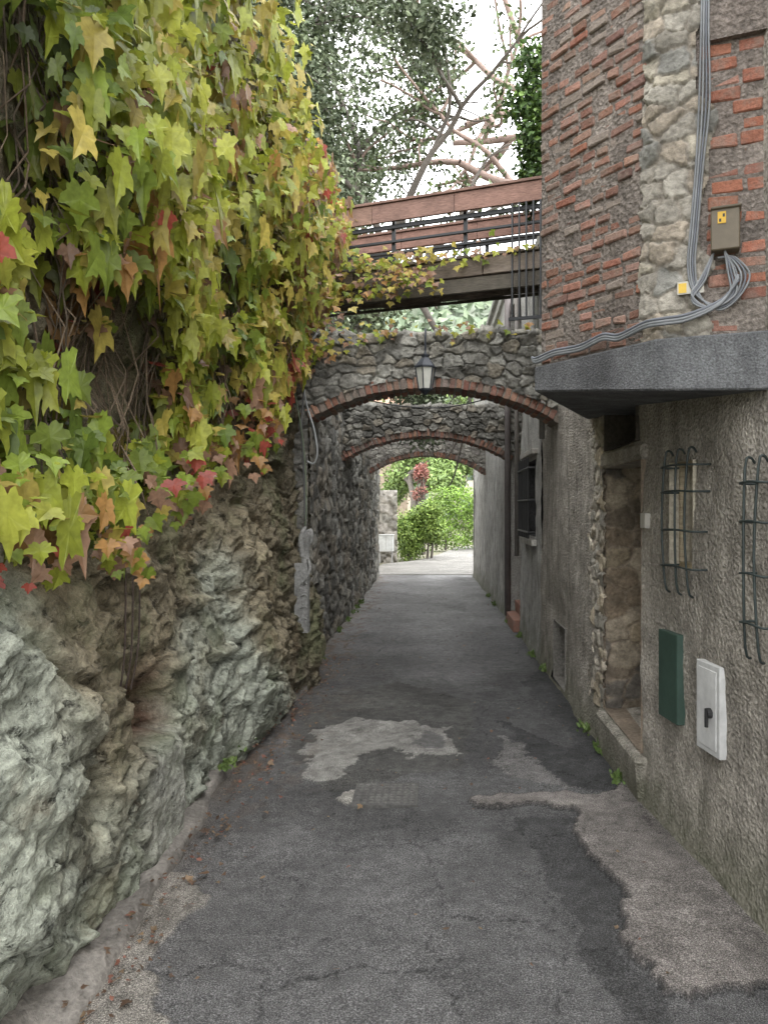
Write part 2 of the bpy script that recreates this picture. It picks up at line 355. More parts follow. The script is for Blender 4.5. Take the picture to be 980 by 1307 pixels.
def rock_wall():
    Yv=np.concatenate([np.arange(-.5,1.6,.1),np.arange(1.6,5,.0115),np.arange(5,7.85,.018)])
    Zv=np.concatenate([np.arange(-.05,2.0,.0115),np.arange(2.0,2.6,.03),np.linspace(2.6,5.2,20),[5.201,5.202]])
    y,z=np.meshgrid(Yv,Zv,indexing='ij')
    H=np.interp(y,[-2,5.2,6.2,6.6,7.8],[5.4,5.2,4.4,4.2,4.2]);zz=np.where(z>2.6,2.6+(z-2.6)/(2.6)*(H-2.6),z)
    x,cr,no,lo=rockface(y,zz)
    x[:,-2]-=1.2;x[:,-1]-=14
    g=sstep(-.35,.35,fbm(y*1.1,zz*1.3,4,9)+.55*(1.05-zz)+.25*(3.2-y))
    c=np.array((.29,.25,.17))*(1-g[...,None])+np.array((.42,.445,.37))*g[...,None]
    b2=sstep(0,.5,fbm(y*2.5,zz*2,4,19));c=c*(1-.45*b2[...,None])+np.array((.29,.26,.17))*.45*b2[...,None]
    c=c*(.85+.3*vnoise(y*6+zz*2,zz*9,334))[...,None]
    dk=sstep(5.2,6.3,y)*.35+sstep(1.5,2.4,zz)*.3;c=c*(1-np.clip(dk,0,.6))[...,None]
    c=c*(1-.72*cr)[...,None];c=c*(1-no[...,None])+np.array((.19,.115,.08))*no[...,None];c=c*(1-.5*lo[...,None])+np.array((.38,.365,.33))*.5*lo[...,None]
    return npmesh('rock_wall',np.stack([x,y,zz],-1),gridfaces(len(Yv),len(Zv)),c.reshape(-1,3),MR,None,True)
rock_wall()
b=Bag();b.bx(-14,-1.45,7.75,9.2,-.05,4.15,(.25,.22,.17));b.bx(-14,-1.5,9.2,17.5,-.05,2.9,(.25,.22,.17));b.make('terrace',MS)
sw=empty('stone_wall')
rubble('masonry',lambda u,v,d:(-1.27+d+.05*fbm(u,v,3,4)+0*v,u,v),np.arange(7.3,17.6,.03),np.arange(-.05,3.06,.025),.2,.05,DARKST,(.16,.15,.125),sw,200)
b=Bag();b.bx(-1.6,-1.31,7.8,17.5,-.05,3.02,(.2,.18,.15));b.make('core',MS,sw)
rubble('end_masonry',lambda u,v,d:(-1.75+d+0*v,u,v),np.arange(17.5,22.8,.04),np.arange(-.05,2.4,.04),.25,.05,TANST,(.4,.38,.33),sw,230)
rubble('end_masonry_return',lambda u,v,d:(u,22.8-d,v),np.arange(-3,-1.02,.04),np.arange(-.05,2.2,.04),.3,.06,[(.34,.32,.29),(.28,.27,.24),(.4,.38,.35),(.22,.21,.19)],(.26,.25,.22),sw,235)
# ------------------------------------------------------------ ivy
def zlow(y): return np.interp(y,[1,2.0,2.3,2.7,3.3,4.2,5.0,5.5,6.2,6.7,7.7],[1.70,1.62,1.50,1.54,1.72,1.85,2.05,2.3,2.75,3.15,3.4])+.12*fbm(y*4,y*0+3,3,5)
def ztop(y): return np.interp(y,[-1,5.2,6.0,6.6,7.8],[5.5,5.35,4.75,4.75,4.7])
ivy=empty('climbing_ivy')
IP=np.array([(.31,.35,.045),(.38,.40,.065),(.22,.29,.045),(.13,.19,.035),(.42,.345,.08),(.40,.22,.075),(.38,.085,.06),(.31,.185,.12)])
def ivyleaves(n,out0,out1,smin,smax,dark,name,thr,ypow=1.):
    y=1.45+rng.random(n*2)**ypow*6.3;k=rng.random(n*2)**1.05;z=zlow(y)+(ztop(y)-zlow(y))*k
    den=fbm(y*2.3,z*1.7,3,300)+.25*(k<.06)
    keep=den>thr;y=y[keep][:n];z=z[keep][:n];k=k[keep][:n];m=len(y)
    x,_,_,_=rockface(y,z)
    bulge=.10+.15*sstep(-.4,.5,fbm(y*1.6,z*1.3,3,301))+.22*sstep(.1,.6,k)*np.interp(y,[2,3,6.5],[1,.6,.6])
    x=x+bulge*rng.uniform(out0,out1,m)
    N=np.stack([.75+rng.normal(0,.5,m),-.75+rng.normal(0,.5,m),.35+rng.normal(0,.45,m)],-1)
    T=np.stack([.15+rng.normal(0,.45,m),rng.normal(0,.7,m),-1+rng.normal(0,.4,m)],-1)
    a=fbm(y*1.3,z*1.3,3,305)+rng.normal(0,.28,m)
    red=fbm(y*2.6+9,z*2.6,2,306)+rng.normal(0,.30,m)+.42*(1-sstep(0,.3,k))+.16*sstep(4.6,6.5,y)
    i=np.where(a<-.6,3,np.where(a<-.25,2,np.where(a<.15,0,1)))
    i=np.where((rng.random(m)<np.interp(y,[2,4,6],[.08,.28,.4])),4,i)
    i=np.where(red>.60,7,i);i=np.where(red>.72,5,i);i=np.where(red>1.08,6,i)
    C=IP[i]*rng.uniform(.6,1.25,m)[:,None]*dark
    S=rng.uniform(smin,smax,m)*np.interp(y,[1.4,2.2,3.2,7],[.66,.84,.95,.85])
    SS=np.stack([S*rng.uniform(.7,1.1,m),S,S*rng.uniform(-.5,2.8,m)],-1)
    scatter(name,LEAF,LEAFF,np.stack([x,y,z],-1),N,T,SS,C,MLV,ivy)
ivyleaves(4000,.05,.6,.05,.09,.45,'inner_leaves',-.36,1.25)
ivyleaves(7000,.5,1.25,.05,.105,1.,'outer_leaves',-.17,1.35)
b=Bag()
for i in range(190):
    y=random.uniform(1.3,7.5);z=float(ztop(y))-random.uniform(0,1.6);pts=[];end=float(zlow(y))-random.choice([0,0,.05,.1,random.uniform(0,.3)])
    while z>end:
        xx=float(rockface(np.array(y),np.array(z))[0]);pts.append((xx+random.uniform(.01,.12),y,z));z-=random.uniform(.1,.22);y+=random.gauss(0,.05)
    if len(pts)>2: b.tube(pts,random.uniform(.0022,.005),random.choice([(.13,.095,.065),(.19,.145,.10),(.09,.07,.05)]),4)
for dy in(0,.07,.14):
    b.tube([(-1.24,2.95+dy,1.75),(-1.21,2.93+dy,1.4),(-1.22,2.95+dy,1.05),(-1.25,2.97+dy*.8,.85)],.004,(.08,.06,.05),5,4)
b.make('stems',MW,ivy)
def sprays():
    P=[];C=[];S=[]
    for k in range(40):
        y=random.uniform(1.9,5.4);z=float(zlow(np.array(y)));x=float(rockface(np.array(y),np.array(z))[0])+random.uniform(.12,.3)
        L=random.uniform(.06,.22);n=int(L/.035)
        for i in range(n):
            P.append((x+random.gauss(0,.03),y+random.gauss(0,.04),z-i*.035));S.append(random.uniform(.035,.08)*(.8 if y<2.6 else 1));C.append(IP[random.choice([0,2,2,0,7,7,5,4,6])]*random.uniform(.7,1.15))
    m=len(P);scatter('fringe',LEAF,LEAFF,np.array(P),rdir(m,(.8,-.9,.3),.35),rdir(m,(.1,0,-1),.35),np.array(S),np.array(C),MLV,ivy)
sprays()
# ------------------------------------------------------------ arches
def arch(y0,cx,a,zs,zc,ztp,th,seed,palette=DARKST,lean=0.):
    par=empty('stone_arch');rise=zc-zs;R=(a*a+rise*rise)/(2*rise);c0=zc-R;ring=.10
    xs=np.arange(cx-a-.22,cx+a+.22,.0115);hf=ztp-zs+.35
    def intr(x,rad): 
        q=rad*rad-(x-cx)**2;return np.where(np.abs(x-cx)<a+.06,c0+np.sqrt(np.maximum(q,.01)),zs-.25)
    nv1=max(30,int((ztp-zs)/.0115));t1=np.linspace(0,1,nv1);nt=max(6,int(th/.02));t2=np.linspace(0,1,nt)
    V=np.concatenate([t1*hf,hf+t2[1:]*th,hf+th+t1[1:]*hf])
    def parts(u,v):
        zb=intr(u,R+ring*.8);zt=ztp+.03*fbm(u*2,u*0,3,seed)+.015*fbm(u*11,u*0,3,seed+1)
        return zb,zt,np.clip(v/hf,0,1),np.clip((v-hf)/th,0,1),np.clip((v-hf-th)/hf,0,1)
    def vf(u,v):
        zb,zt,f,g,h=parts(u,v);return (zb+(zt-zb)*f)+g*th+h*(zt-zb)
    def fn(u,v,d):
        zb,zt,f,g,h=parts(u,v)
        z=zb+(zt-zb)*f-(zt-zb)*h+np.where((f>=1)&(h<=0),d,0)
        y=y0-np.where(f<1,d,0)+g*th+np.where(h>0,d,0)
        return u,y,z
    rubble('spandrel',fn,xs,V,.10,.036,palette,tuple(v*.8 for v in palette[0]),par,seed,None,False,1.35,vf)
    b=Bag();tm=math.asin(min(1,a/R));n=int(2*tm*R/.062)
    for i in range(n):
        t=-tm+(i+.5)*2*tm/n;rd=Vector((math.sin(t),0,math.cos(t)));tg=Vector((math.cos(t),0,-math.sin(t)))
        for yy in range(2):
            col=jit(random.choice([(.30,.15,.105),(.25,.12,.09),(.33,.19,.135),(.20,.13,.105),(.24,.20,.17)]),.7,1.15)
            o=Vector((cx,y0-.012-random.uniform(0,.012) if yy==0 else y0+th*.5+.005,c0))+rd*(R+random.uniform(-.008,.008))-tg*.024
            b.box(o,tg*.049,(0,th*.5+.01,0),rd*ring*random.uniform(.9,1.05),col,.004)
    b.make('brick_ring',MBR,par,False,.005)
    b=Bag();N=28
    for i in range(N):
        t0=-tm+i*2*tm/N;t1_=t0+2*tm/N
        q=[(cx+math.sin(t)*r_,c0+math.cos(t)*r_) for t,r_ in((t0,R+.008),(t1_,R+.008),(t1_,R+ring),(t0,R+ring))]
        b.add([(p[0],y0-.006,p[1]) for p in q]+[(p[0],y0+th+.006,p[1]) for p in q],[(3,2,1,0),(4,5,6,7),(0,1,5,4),(2,3,7,6)],(.22,.20,.175))
    b.make('ring_mortar',MS,par)
    return par
arch(6.7,.0,1.16,2.38,2.70,3.19,.38,400)
arch(10.5,-.07,1.20,2.28,2.63,3.07,.35,430)
arch(14.6,-.09,1.17,2.27,2.65,3.12,.35,460,[(.38,.36,.32),(.33,.31,.28),(.44,.42,.38),(.27,.25,.23)])
rubble('pier',lambda u,v,d:(-1.32+u+0*v,6.66-d,v),np.arange(0,.22,.012),np.arange(.9,2.5,.0125),.14,.03,DARKST,(.16,.15,.13),sw,480)
rubble('pier_side',lambda u,v,d:(-1.10+d*.6+0*v,6.66+u,v),np.arange(0,.5,.012),np.arange(.9,2.5,.0125),.14,.03,DARKST,(.16,.15,.13),sw,481)
# ------------------------------------------------------------ right-hand house
house=empty('stucco_house')
XR=lambda y:np.interp(y,[-2,1.5,2.9,4.05,4.95,9.4,10.6,17.5],[1.42,1.38,1.28,1.13,1.15,1.15,1.12,1.03])
def wall(name,y0,y1,H,ops,mat,dx=0,ds=.035,seed=0):
    Y=np.unique(np.round(np.concatenate([np.arange(y0,y1,ds),[y1]]+[[o[0],o[1]] for o in ops]),4))
    Z=np.unique(np.round(np.concatenate([np.arange(-.05,2.45,ds),np.linspace(2.45,H,8)]+[[o[2],o[3]] for o in ops]),4))
    y,z=np.meshgrid(Y,Z,indexing='ij');x=XR(y)+dx-.028*fbm(y*1.6,z*1.6,3,seed)-.012*fbm(y*8,z*8,4,seed+4,.6)-.03*np.exp(-np.clip(z,0,9)/.12)
    cy=(Y[:-1]+Y[1:])/2;cz=(Z[:-1]+Z[1:])/2;CY,CZ=np.meshgrid(cy,cz,indexing='ij');m=np.ones(CY.shape,bool)
    for o in ops: m&=~((CY>o[0])&(CY<o[1])&(CZ>o[2])&(CZ<o[3]))
    return npmesh(name,np.stack([x,y,z],-1),gridfaces(len(Y),len(Z),m,True),None,mat,house,True)
OPS=[(4.0,4.93,.28,1.87),(4.08,4.9,1.98,2.28),(3.42,3.66,1.32,1.83),(6.35,6.95,.03,.57)]
wall('street_wall',-.5,7.7,5.6,OPS,MST,0,.025,500)
wall('street_wall_mid',7.7,9.45,4.4,[(8.05,8.95,1.3,2.15)],MSF,0,.04,510)
wall('street_wall_far',10.6,17.5,4.9,[],MSF,0,.05,520)
def niche(b,y0,y1,z0,z1,dep,c):
    xa=float(XR(y0))-.004;xb=float(XR(y1))-.004
    v=[(xa,y0,z0),(xa,y0,z1),(xb,y1,z1),(xb,y1,z0),(xa+dep,y0,z0),(xa+dep,y0,z1),(xb+dep,y1,z1),(xb+dep,y1,z0)]
    b.add(v,[(4,5,6,7),(0,4,7,3),(1,2,6,5),(0,1,5,4),(3,7,6,2)],c)
b=Bag();niche(b,4.0,4.93,.28,1.87,.36,(.2,.16,.12));niche(b,4.08,4.9,1.98,2.28,.4,(.08,.07,.06));niche(b,3.42,3.66,1.32,1.83,.1,(.42,.38,.3));niche(b,6.35,6.95,.03,.57,.35,(.18,.17,.15));niche(b,8.05,8.95,1.3,2.15,.2,(.08,.08,.08))
b.make('reveals',MS,house)
rubble('doorway_reveal',lambda u,v,d:(1.16+u,4.925-d*.8,v),np.arange(0,.37,.01),np.arange(.28,1.88,.011),.12,.02,BROWNST,(.26,.215,.165),house,530)
rubble('doorway_jamb',lambda u,v,d:(1.148-d*1.0+.014+0*v,u,v),np.arange(4.9,5.7,.01),np.arange(.25,2.6,.011),.10,.024,TANST,(.36,.32,.265),house,540,
    lambda u,v:(u<5.32+.16*fbm(v*5,v*0,3,8)+.06*fbm(u*20,v*20,2,9)))
b=Bag()
for i in range(5): b.bx(1.44,1.475,4.02+i*.181,4.02+i*.181+.176,.3,1.86,(.16,.11,.07))
b.bx(1.43,1.445,4.05,4.9,.55,.65,(.14,.09,.06));b.bx(1.43,1.445,4.05,4.9,1.4,1.5,(.14,.09,.06));b.make('door',MW,house,False,.004)
b=Bag();b.bx(1.125,1.4,3.98,4.95,1.87,1.975,(.38,.35,.30),.008);b.bx(1.105,1.5,3.95,4.97,.0,.285,(.30,.28,.245),.025);b.make('lintel_and_threshold',MST,house,False,.02)
b=Bag() # bodies, roofs
b.bx(1.8,6,-.5,7.7,0,5.55,(.3,.3,.3));b.bx(1.8,6,7.7,17.5,0,4.35,(.3,.3,.3));b.bx(1.13,6.1,-.5,7.72,5.6,5.7,(.3,.29,.26));b.bx(1.13,1.9,7.7,9.19,4.4,4.5,(.3,.29,.26));b.bx(1.0,6.1,10.75,17.6,4.9,4.98,(.4,.39,.37));b.bx(1.06,6,10.7,17.55,4.75,4.895,(.45,.44,.41))
b.bx(1.13,1.9,9.2,10.69,4.41,4.52,(.3,.29,.26))
b.bx(1.16,1.85,9.4,9.46,0,4.4,(.26,.24,.21));b.bx(1.13,1.85,10.6,10.66,0,4.4,(.36,.35,.32));b.bx(1.5,1.56,9.46,10.6,0,4.4,(.22,.19,.16))
b.bx(1.16,1.85,7.66,7.7,4.3,5.6,(.3,.28,.25));b.bx(1.0,6,17.5,17.56,0,4.74,(.4,.39,.36));b.bx(1.42,6,-.56,-.5,0,5.6,(.4,.39,.36))
b.make('body_and_roof',MS,house)
b=Bag()
for i in range(3):
    b.bx(1.06+i*.13,1.5,9.6,10.5,i*.16,(i+1)*.16,(.33,.18,.135),.004)
b.make('brick_steps',MBR,house,False,.008)
b=Bag()
b.tube([(1.08,10.45,0.1),(1.08,10.45,3.0),(1.08,10.45,4.8)],.045,(.12,.105,.1),10);b.tube([(1.1,9.5,1.0),(1.1,9.5,4.4)],.03,(.16,.145,.13),8)
b.tube([(1.1,7.35,2.3),(1.1,7.35,4.3)],.03,(.2,.19,.18),8);b.make('downpipe',MG,house,True)
b=Bag()
for i in range(6): y=8.08+i*.17;b.tube([(1.06,y,1.28),(1.06,y,2.17)],.012,(.04,.04,.04),6)
for z in(1.35,1.7,2.05): b.tube([(1.12,8.0,z),(1.055,8.02,z),(1.055,8.98,z),(1.12,9.0,z)],.012,(.04,.04,.04),6)
b.make('window_bars',MG,house);b=Bag();b.bx(1.08,1.2,7.98,9.02,2.2,2.26,(.42,.4,.36));b.bx(1.08,1.2,7.98,9.02,1.2,1.27,(.42,.4,.36));b.make('window_sill',MS,house,False,.006)
def grille(ys,z0,z1,zh,off=.07):
    b=Bag();k=(.03,.04,.038)
    for i,y in enumerate(ys):
        x=float(XR(y))-off;pts=[(x+.03,y+.02,z0-.05),(x,y,z0),(x-.012,y+.012*(-1)**i,(z0+z1)/2),(x,y,z1),(x+.025,y+.01,z1+.04),(x+.05,y+.03,z1+.02)]
        b.tube(pts,.0055,k,6,3)
    for j,z in enumerate(zh):
        ya,yb=min(ys)-.04,max(ys)+.045
        b.tube([(float(XR(ya))+.02,ya,z),(float(XR(ya))-off,ya+.005,z),(float(XR((ya+yb)/2))-off-.01,(ya+yb)/2,z+.006),(float(XR(yb))-off,yb-.005,z),(float(XR(yb))+.02,yb,z)],.005,k,6,3)
    return b
g=grille([3.33,3.44,3.56],1.25,1.84,[1.33,1.50,1.68,1.8]);g.make('iron_window_grille',MG,None,True)
g=grille([2.76,2.86],1.07,1.76,[1.16,1.35,1.55,1.7]);g.make('iron_window_grille',MG,None,True)
b=Bag()
for (ya,yb,za,zb) in((3.42,3.44,1.32,1.83),(3.64,3.66,1.32,1.83),(3.44,3.64,1.32,1.345),(3.44,3.64,1.805,1.83)):
    b.bx(1.225,1.25,ya,yb,za,zb,(.42,.35,.24))
b.make('window_frame',MW,house)
def plate(name,y0,y1,z0,z1,c,extra=None,off=.02):
    p=empty(name);b=Bag();xa,xb=float(XR(y0))-.03,float(XR(y1))-.03
    b.box((xa-off,y0,z0),(off+.05,0,0),(xb-xa,y1-y0,0),(0,0,z1-z0),c)
    b.make('panel',MG,p,False,.003);return p,xa-off,xb-off
plate('green_metal_hatch',3.52,3.72,.57,1.0,(.035,.065,.05),None,.001)
p,xa,xb=plate('meter_cupboard',3.12,3.32,.54,.93,(.50,.50,.49),None,.006)
b=Bag();b.box((xa-.006,3.145,.565),(.008,0,0),((xb-xa)*.76,.155,0),(0,0,.34),(.55,.55,.54));b.make('cupboard_door',MG,p,False,.002)
b=Bag();b.tube([(xa-.004,3.19,.72),(xa-.03,3.19,.72)],.022,(.02,.02,.02),12);b.tube([(xa-.03,3.19,.74),(xa-.03,3.19,.66)],.008,(.02,.02,.02),8);b.bx(xa-.012,xa-.007,3.2,3.25,.83,.86,(.15,.2,.3));b.make('latch',MG,p)
plate('house_number_plate',3.88,3.94,1.5,1.58,(.38,.36,.32),None,.003)
# ------------------------------------------------------------ brick bay (overhang)
bay=empty('brick_bay_house')
P0=Vector((.53,3.55,0));P1=Vector((.92,3.0,0));P2=Vector((1.34,2.835,0));ZB=2.285;ZT=5.3
b=Bag();b.prism([(P0.x,P0.y),(P1.x,P1.y),(P2.x,P2.y),(1.7,2.8),(1.7,5.2),(1.12,5.2)],ZB,ZT,(.3,.25,.2));b.make('bay_core',MMO,bay)
b=Bag();b.prism([(P0.x-.035,P0.y-.0),(P1.x-.02,P1.y-.04),(P2.x,P2.y-.045),(1.7,2.75),(1.7,5.25),(1.10,5.25)],[2.165,2.075,2.05,2.05,2.24,2.24],ZB-.002,(.2,.2,.2));b.make('bay_slab',MCN,bay,False,.008)
d01=(P1-P0).normalized();n01=Vector((d01.y,-d01.x,0));L01=(P1-P0).length
d12=(P2-P1).normalized();n12=Vector((d12.y,-d12.x,0));L12=(P2-P1).length
BC=[(.26,.135,.10),(.23,.12,.09),(.29,.165,.125),(.21,.125,.10),(.26,.165,.13),(.28,.125,.085)]
b=Bag();z=ZB+.012;row=0
while z<ZT:
    s=-random.uniform(0,.09);h=.037
    while s<L01-.07:
        l=random.uniform(.06,.13);s0=max(s,.0);s1=min(s+l,L01-.06+random.uniform(-.02,.02))
        if s1-s0>.025 and random.random()>.07:
            pr=random.uniform(-.003,.012);c=jit(random.choice(BC),.7,1.2)
            if random.random()<.12: c=[.24,.20,.17]
            dz=random.uniform(-.004,.004);o=P0+d01*s0+Vector((0,0,z+random.uniform(-.004,.004)));b.box(o-n01*.02,d01*(s1-s0)+Vector((0,0,dz)),n01*(.02+pr),(0,0,h+random.uniform(-.006,.004)),c,.004)
        s+=l+random.uniform(.009,.018)
    z+=.0505;row+=1
z=ZB+.012
while z<3.42:
    s=.16+random.uniform(0,.07) if row%2 else .2-random.uniform(0,.05)
    while s<L12-.01:
        l=random.choice([.11,.12,.115]);s1=min(s+l,L12)
        if random.random()>(.28 if s>.3 else .12) and s1-s>.02:
            pr=random.uniform(-.003,.009);c=jit(random.choice([(.28,.12,.08),(.31,.13,.085),(.25,.11,.08),(.29,.16,.12)]),.8,1.15)
            o=P1+d12*s+Vector((0,0,z));b.box(o-n12*.02,d12*(s1-s),n12*(.02+pr),(0,0,.05+random.uniform(-.006,.003)),c,.005)
        s+=l+.013
    z+=.0605;row+=1
b.make('bricks',MBR,bay,False,.006)
QN=[(.30,.28,.24),(.26,.24,.205),(.33,.30,.24),(.29,.25,.20),(.22,.215,.195)]
def qf(u,v,d):
    a=np.clip(u,-1,0);c=np.clip(u,0,1);nx=np.where(u<0,n01.x,n12.x);ny=np.where(u<0,n01.y,n12.y)
    w=np.clip(np.abs(u)/.02,0,1);mxn=(n01.x+n12.x)/2;myn=(n01.y+n12.y)/2
    nx=nx*w+mxn*(1-w);ny=ny*w+myn*(1-w)
    return P1.x+d01.x*a+d12.x*c+nx*(d+.006),P1.y+d01.y*a+d12.y*c+ny*(d+.006),v
rubble('corner_quoins',qf,np.arange(-.12,.26,.006),np.arange(ZB,ZT,.007),.075,.016,QN,(.25,.225,.19),bay,600,
   lambda u,v:(u>-.075+.03*fbm(v*9,v*0,2,1))&(u<.17+.07*fbm(v*7,v*0,2,2)),False,1.5)
b=Bag();b.box(P1+d12*.17+Vector((0,0,3.44)),d12*.3,n12*.028,(0,0,1.8),(.3,.3,.3));b.make('render_patch',MMO,bay)
p=empty('electric_meter_box');fq=P1+d12*.20
b=Bag();b.box(fq+Vector((0,0,2.60))+n12*.012,d12*.105,n12*.06,(0,0,.17),(.13,.105,.07));b.box(fq+Vector((0,0,2.755))+n12*.01,d12*.11,n12*.07,(0,0,.012),(.10,.08,.05));b.make('case',MG,p,False,.004)
b=Bag();b.box(fq+d12*.025+Vector((0,0,2.70))+n12*.072,d12*.03,n12*.003,(0,0,.045),(.6,.36,.03))
b.box(fq+d12*.03+Vector((0,0,2.706))+n12*.0752,d12*.008,n12*.0012,(0,0,.012),(.03,.03,.02));b.box(fq+d12*.043+Vector((0,0,2.724))+n12*.0752,d12*.008,n12*.0012,(0,0,.012),(.03,.03,.02))
b.make('label',MG,p)
p=empty('cable_label_plate');b=Bag();b.box(P1+d12*.075+Vector((0,0,2.452))+n12*.03,d12*.10,n12*.006,(0,0,.05),(.45,.43,.38));b.box(P1+d12*.08+Vector((0,0,2.457))+n12*.036,d12*.03,n12*.002,(0,0,.038),(.6,.4,.05));b.make('plate',MG,p)
p=empty('electric_cables');b=Bag();Q=lambda s,z,o=.04:P1+d12*s+n12*o+Vector((0,0,z))
CG=[(.18,.19,.20),(.22,.23,.24),(.13,.14,.16),(.2,.21,.22)]
for k in range(4):
    s=.145+k*.009
    b.tube([Q(s+.03,5.2),Q(s+.025,3.9),Q(s+.02,3.5),Q(s+.012+.004*k,3.2),Q(s,2.95),Q(s-.02,2.7),Q(s-.03,2.56),Q(s-.01,2.46-.008*k),Q(s+.06,2.40-.008*k),Q(s+.13,2.42),Q(s+.15+.006*k,2.5),Q(s+.12,2.57),Q(s+.08,2.58)],.0042,CG[k],6,5)
for k in range(3):
    b.tube([Q(.21,2.60),Q(.16+.01*k,2.5),Q(.13,2.44-.01*k,.05),Q(.2,2.385,.05),Q(.29-.01*k,2.43,.05),Q(.28-.01*k,2.53,.05),Q(.25,2.6,.05)],.0045,CG[(k+1)%4],6,5)
def A(s,z,o=.035): return P0+d01*s+n01*o+Vector((0,0,z))
for k in range(3):
    zz=k*.011
    b.tube([Q(.3,2.50-.01*k,.06),Q(.24,2.40+zz*.5,.055),Q(.12,2.345+zz,.055),Q(.02,2.335+zz,.06),A(L01-.03,2.335+zz,.05),A(.5,2.315+zz),A(.42,2.33+zz,.045),A(.28,2.31+zz),A(.12,2.315+zz),A(.0,2.30+zz),A(-.03,2.33)],.0065,CG[k],6,5)
b.make('cable_bundle',MG,p,True)
# ------------------------------------------------------------ footbridge
fb=empty('wooden_footbridge');A0=Vector((-1.5,8.16,0));B0=Vector((1.2,7.16,0));dd=(B0-A0);Lb=dd.length;dd.normalize();nn=Vector((-dd.y,dd.x,0))
def bb(b,s0,s1,t0,t1,z0,z1,c,j=0): b.box(A0+dd*s0+nn*t0+Vector((0,0,z0)),dd*(s1-s0),nn*(t1-t0),(0,0,z1-z0),c,j)
GW=(.145,.12,.095);RB=(.19,.11,.085);BK=(.016,.018,.02)
b=Bag()
for t0 in(0,.72):
    for k in range(4): bb(b,k*Lb/4,(k+1)*Lb/4-.006,t0,t0+.07,3.95,4.13,jit(GW,.8,1.15),.01)
    bb(b,0,Lb,t0+.01,t0+.06,(3.80 if t0==0 else 3.9),3.935,(.08,.07,.055),.01)
for i in range(20): bb(b,i*Lb/20,(i+1)*Lb/20-.012,-.02,.85,4.132,4.165,jit(GW,.7,1.1),.004)
for i in range(6): bb(b,i*Lb/6+.1,i*Lb/6+.18,.075,.715,4.0,4.125,(.1,.085,.065),.004)
b.make('beams_and_deck',MW,fb,False,.006)
b=Bag()
for t0 in(-.02,.78):
    for k in range(3): bb(b,.05+k*(Lb-.15)/3,.05+(k+1)*(Lb-.15)/3-.004,t0-.035,t0+.0,4.60,4.79,jit(RB,.88,1.1),.003)
    bb(b,.05,Lb-.1,t0-.055,t0+.07,4.793,4.82,(.15,.09,.07))
b.make('handrail_boards',MW,fb,False,.003)
b=Bag()
for t0 in(0,.8):
    for z in(4.28,4.40,4.545): bb(b,.0,Lb,t0,t0+.035,z,z+(.04 if z>4.5 else .022),BK)
    for i in range(4):
        s=.35+i*(Lb-.5)/3.;bb(b,s,s+.035,t0+.037,t0+.07,3.95,4.65,BK)
for i in range(6):
    s=Lb-.42+i*.07;bb(b,s,s+.016,-.06,-.044,3.45,4.6,BK)
bb(b,Lb-.45,Lb,-.062,-.04,3.45,3.48,BK)
b.make('metal_railing',MG,fb)
def trail(name,pts,n,sp,sz=(.05,.10),par=None):
    P=[];
    for _ in range(n):
        a=random.choice(pts);t=random.random();q=Vector(a[0]).lerp(Vector(a[1]),t);P.append((q.x+random.gauss(0,sp),q.y+random.gauss(0,sp*.5),q.z+random.gauss(0,sp)))
    i=rng.choice([0,1,2,4,4,4,5,7,7],n);C=IP[i]*rng.uniform(.7,1.2,n)[:,None]
    scatter(name,LEAF,LEAFF,np.array(P),rdir(n,(0,-1,.5),.4),rdir(n,(0,0,-1),.5),rng.uniform(*sz,n),C,MLV,par)
trail('bridge_leaves',[((-1.2,7.95,4.15),(1.,7.15,4.15)),((-1.2,7.93,4.22),(0,7.5,4.2)),((-1.2,7.93,3.95),(0,7.47,4.05)),((-1.2,7.93,3.85),(-.3,7.57,3.85)),((-.7,7.72,4.15),(.1,7.4,3.85))],360,.055,(.035,.075),ivy)
trail('arch_leaves',[((-1.2,6.62,3.22),(.9,6.62,3.22)),((-1.2,6.6,3.0),(-.3,6.6,3.2)),((-1.15,6.6,2.9),(-.9,6.6,3.1))],140,.05,(.03,.06),ivy)
trail('arch_left_leaves',[((-1.2,7.2,3.4),(-1.1,7.9,4.7)),((-1.15,6.7,3.3),(-1.2,7.,4.3)),((-1.2,8.,4.),(-1.0,8.,4.8))],680,.13,(.045,.08),ivy)
# ------------------------------------------------------------ lantern
ln=empty('hanging_lantern');b=Bag();cx,cy=-.05,6.45;K=(.03,.035,.045)
def frus(b,z0,r0,z1,r1,c,n=6,inset=0):
    v=[(cx+r*math.cos(2*math.pi*k/n+.26),cy+r*math.sin(2*math.pi*k/n+.26),z) for z,r in((z0,r0),(z1,r1)) for k in range(n)]
    b.add(v,[(k,(k+1)%n,n+(k+1)%n,n+k) for k in range(n)]+[tuple(range(n))[::-1],tuple(range(n,2*n))],c)
frus(b,2.83,.098,2.845,.098,K);frus(b,2.845,.094,2.92,.035,K);frus(b,2.92,.03,2.945,.04,K);frus(b,2.945,.02,2.98,.008,K);frus(b,2.635,.055,2.65,.06,K);frus(b,2.61,.02,2.635,.05,K);frus(b,2.595,.008,2.61,.018,K)
for k in range(6):
    t_=2*math.pi*k/6+.26;b.tube([(cx+.06*math.cos(t_),cy+.06*math.sin(t_),2.645),(cx+.09*math.cos(t_),cy+.09*math.sin(t_),2.835)],.006,K,5)
b.tube([(cx,cy,2.97),(cx,cy,3.1),(cx,cy+.03,3.16),(cx,cy+.12,3.2),(cx,cy+.3,3.22)],.009,K,6,4)
b.tube([(cx,cy+.25,3.0),(cx,cy+.1,3.02),(cx,cy+.01,3.1)],.006,K,6,4)
b.make('lantern_frame',MG,ln)
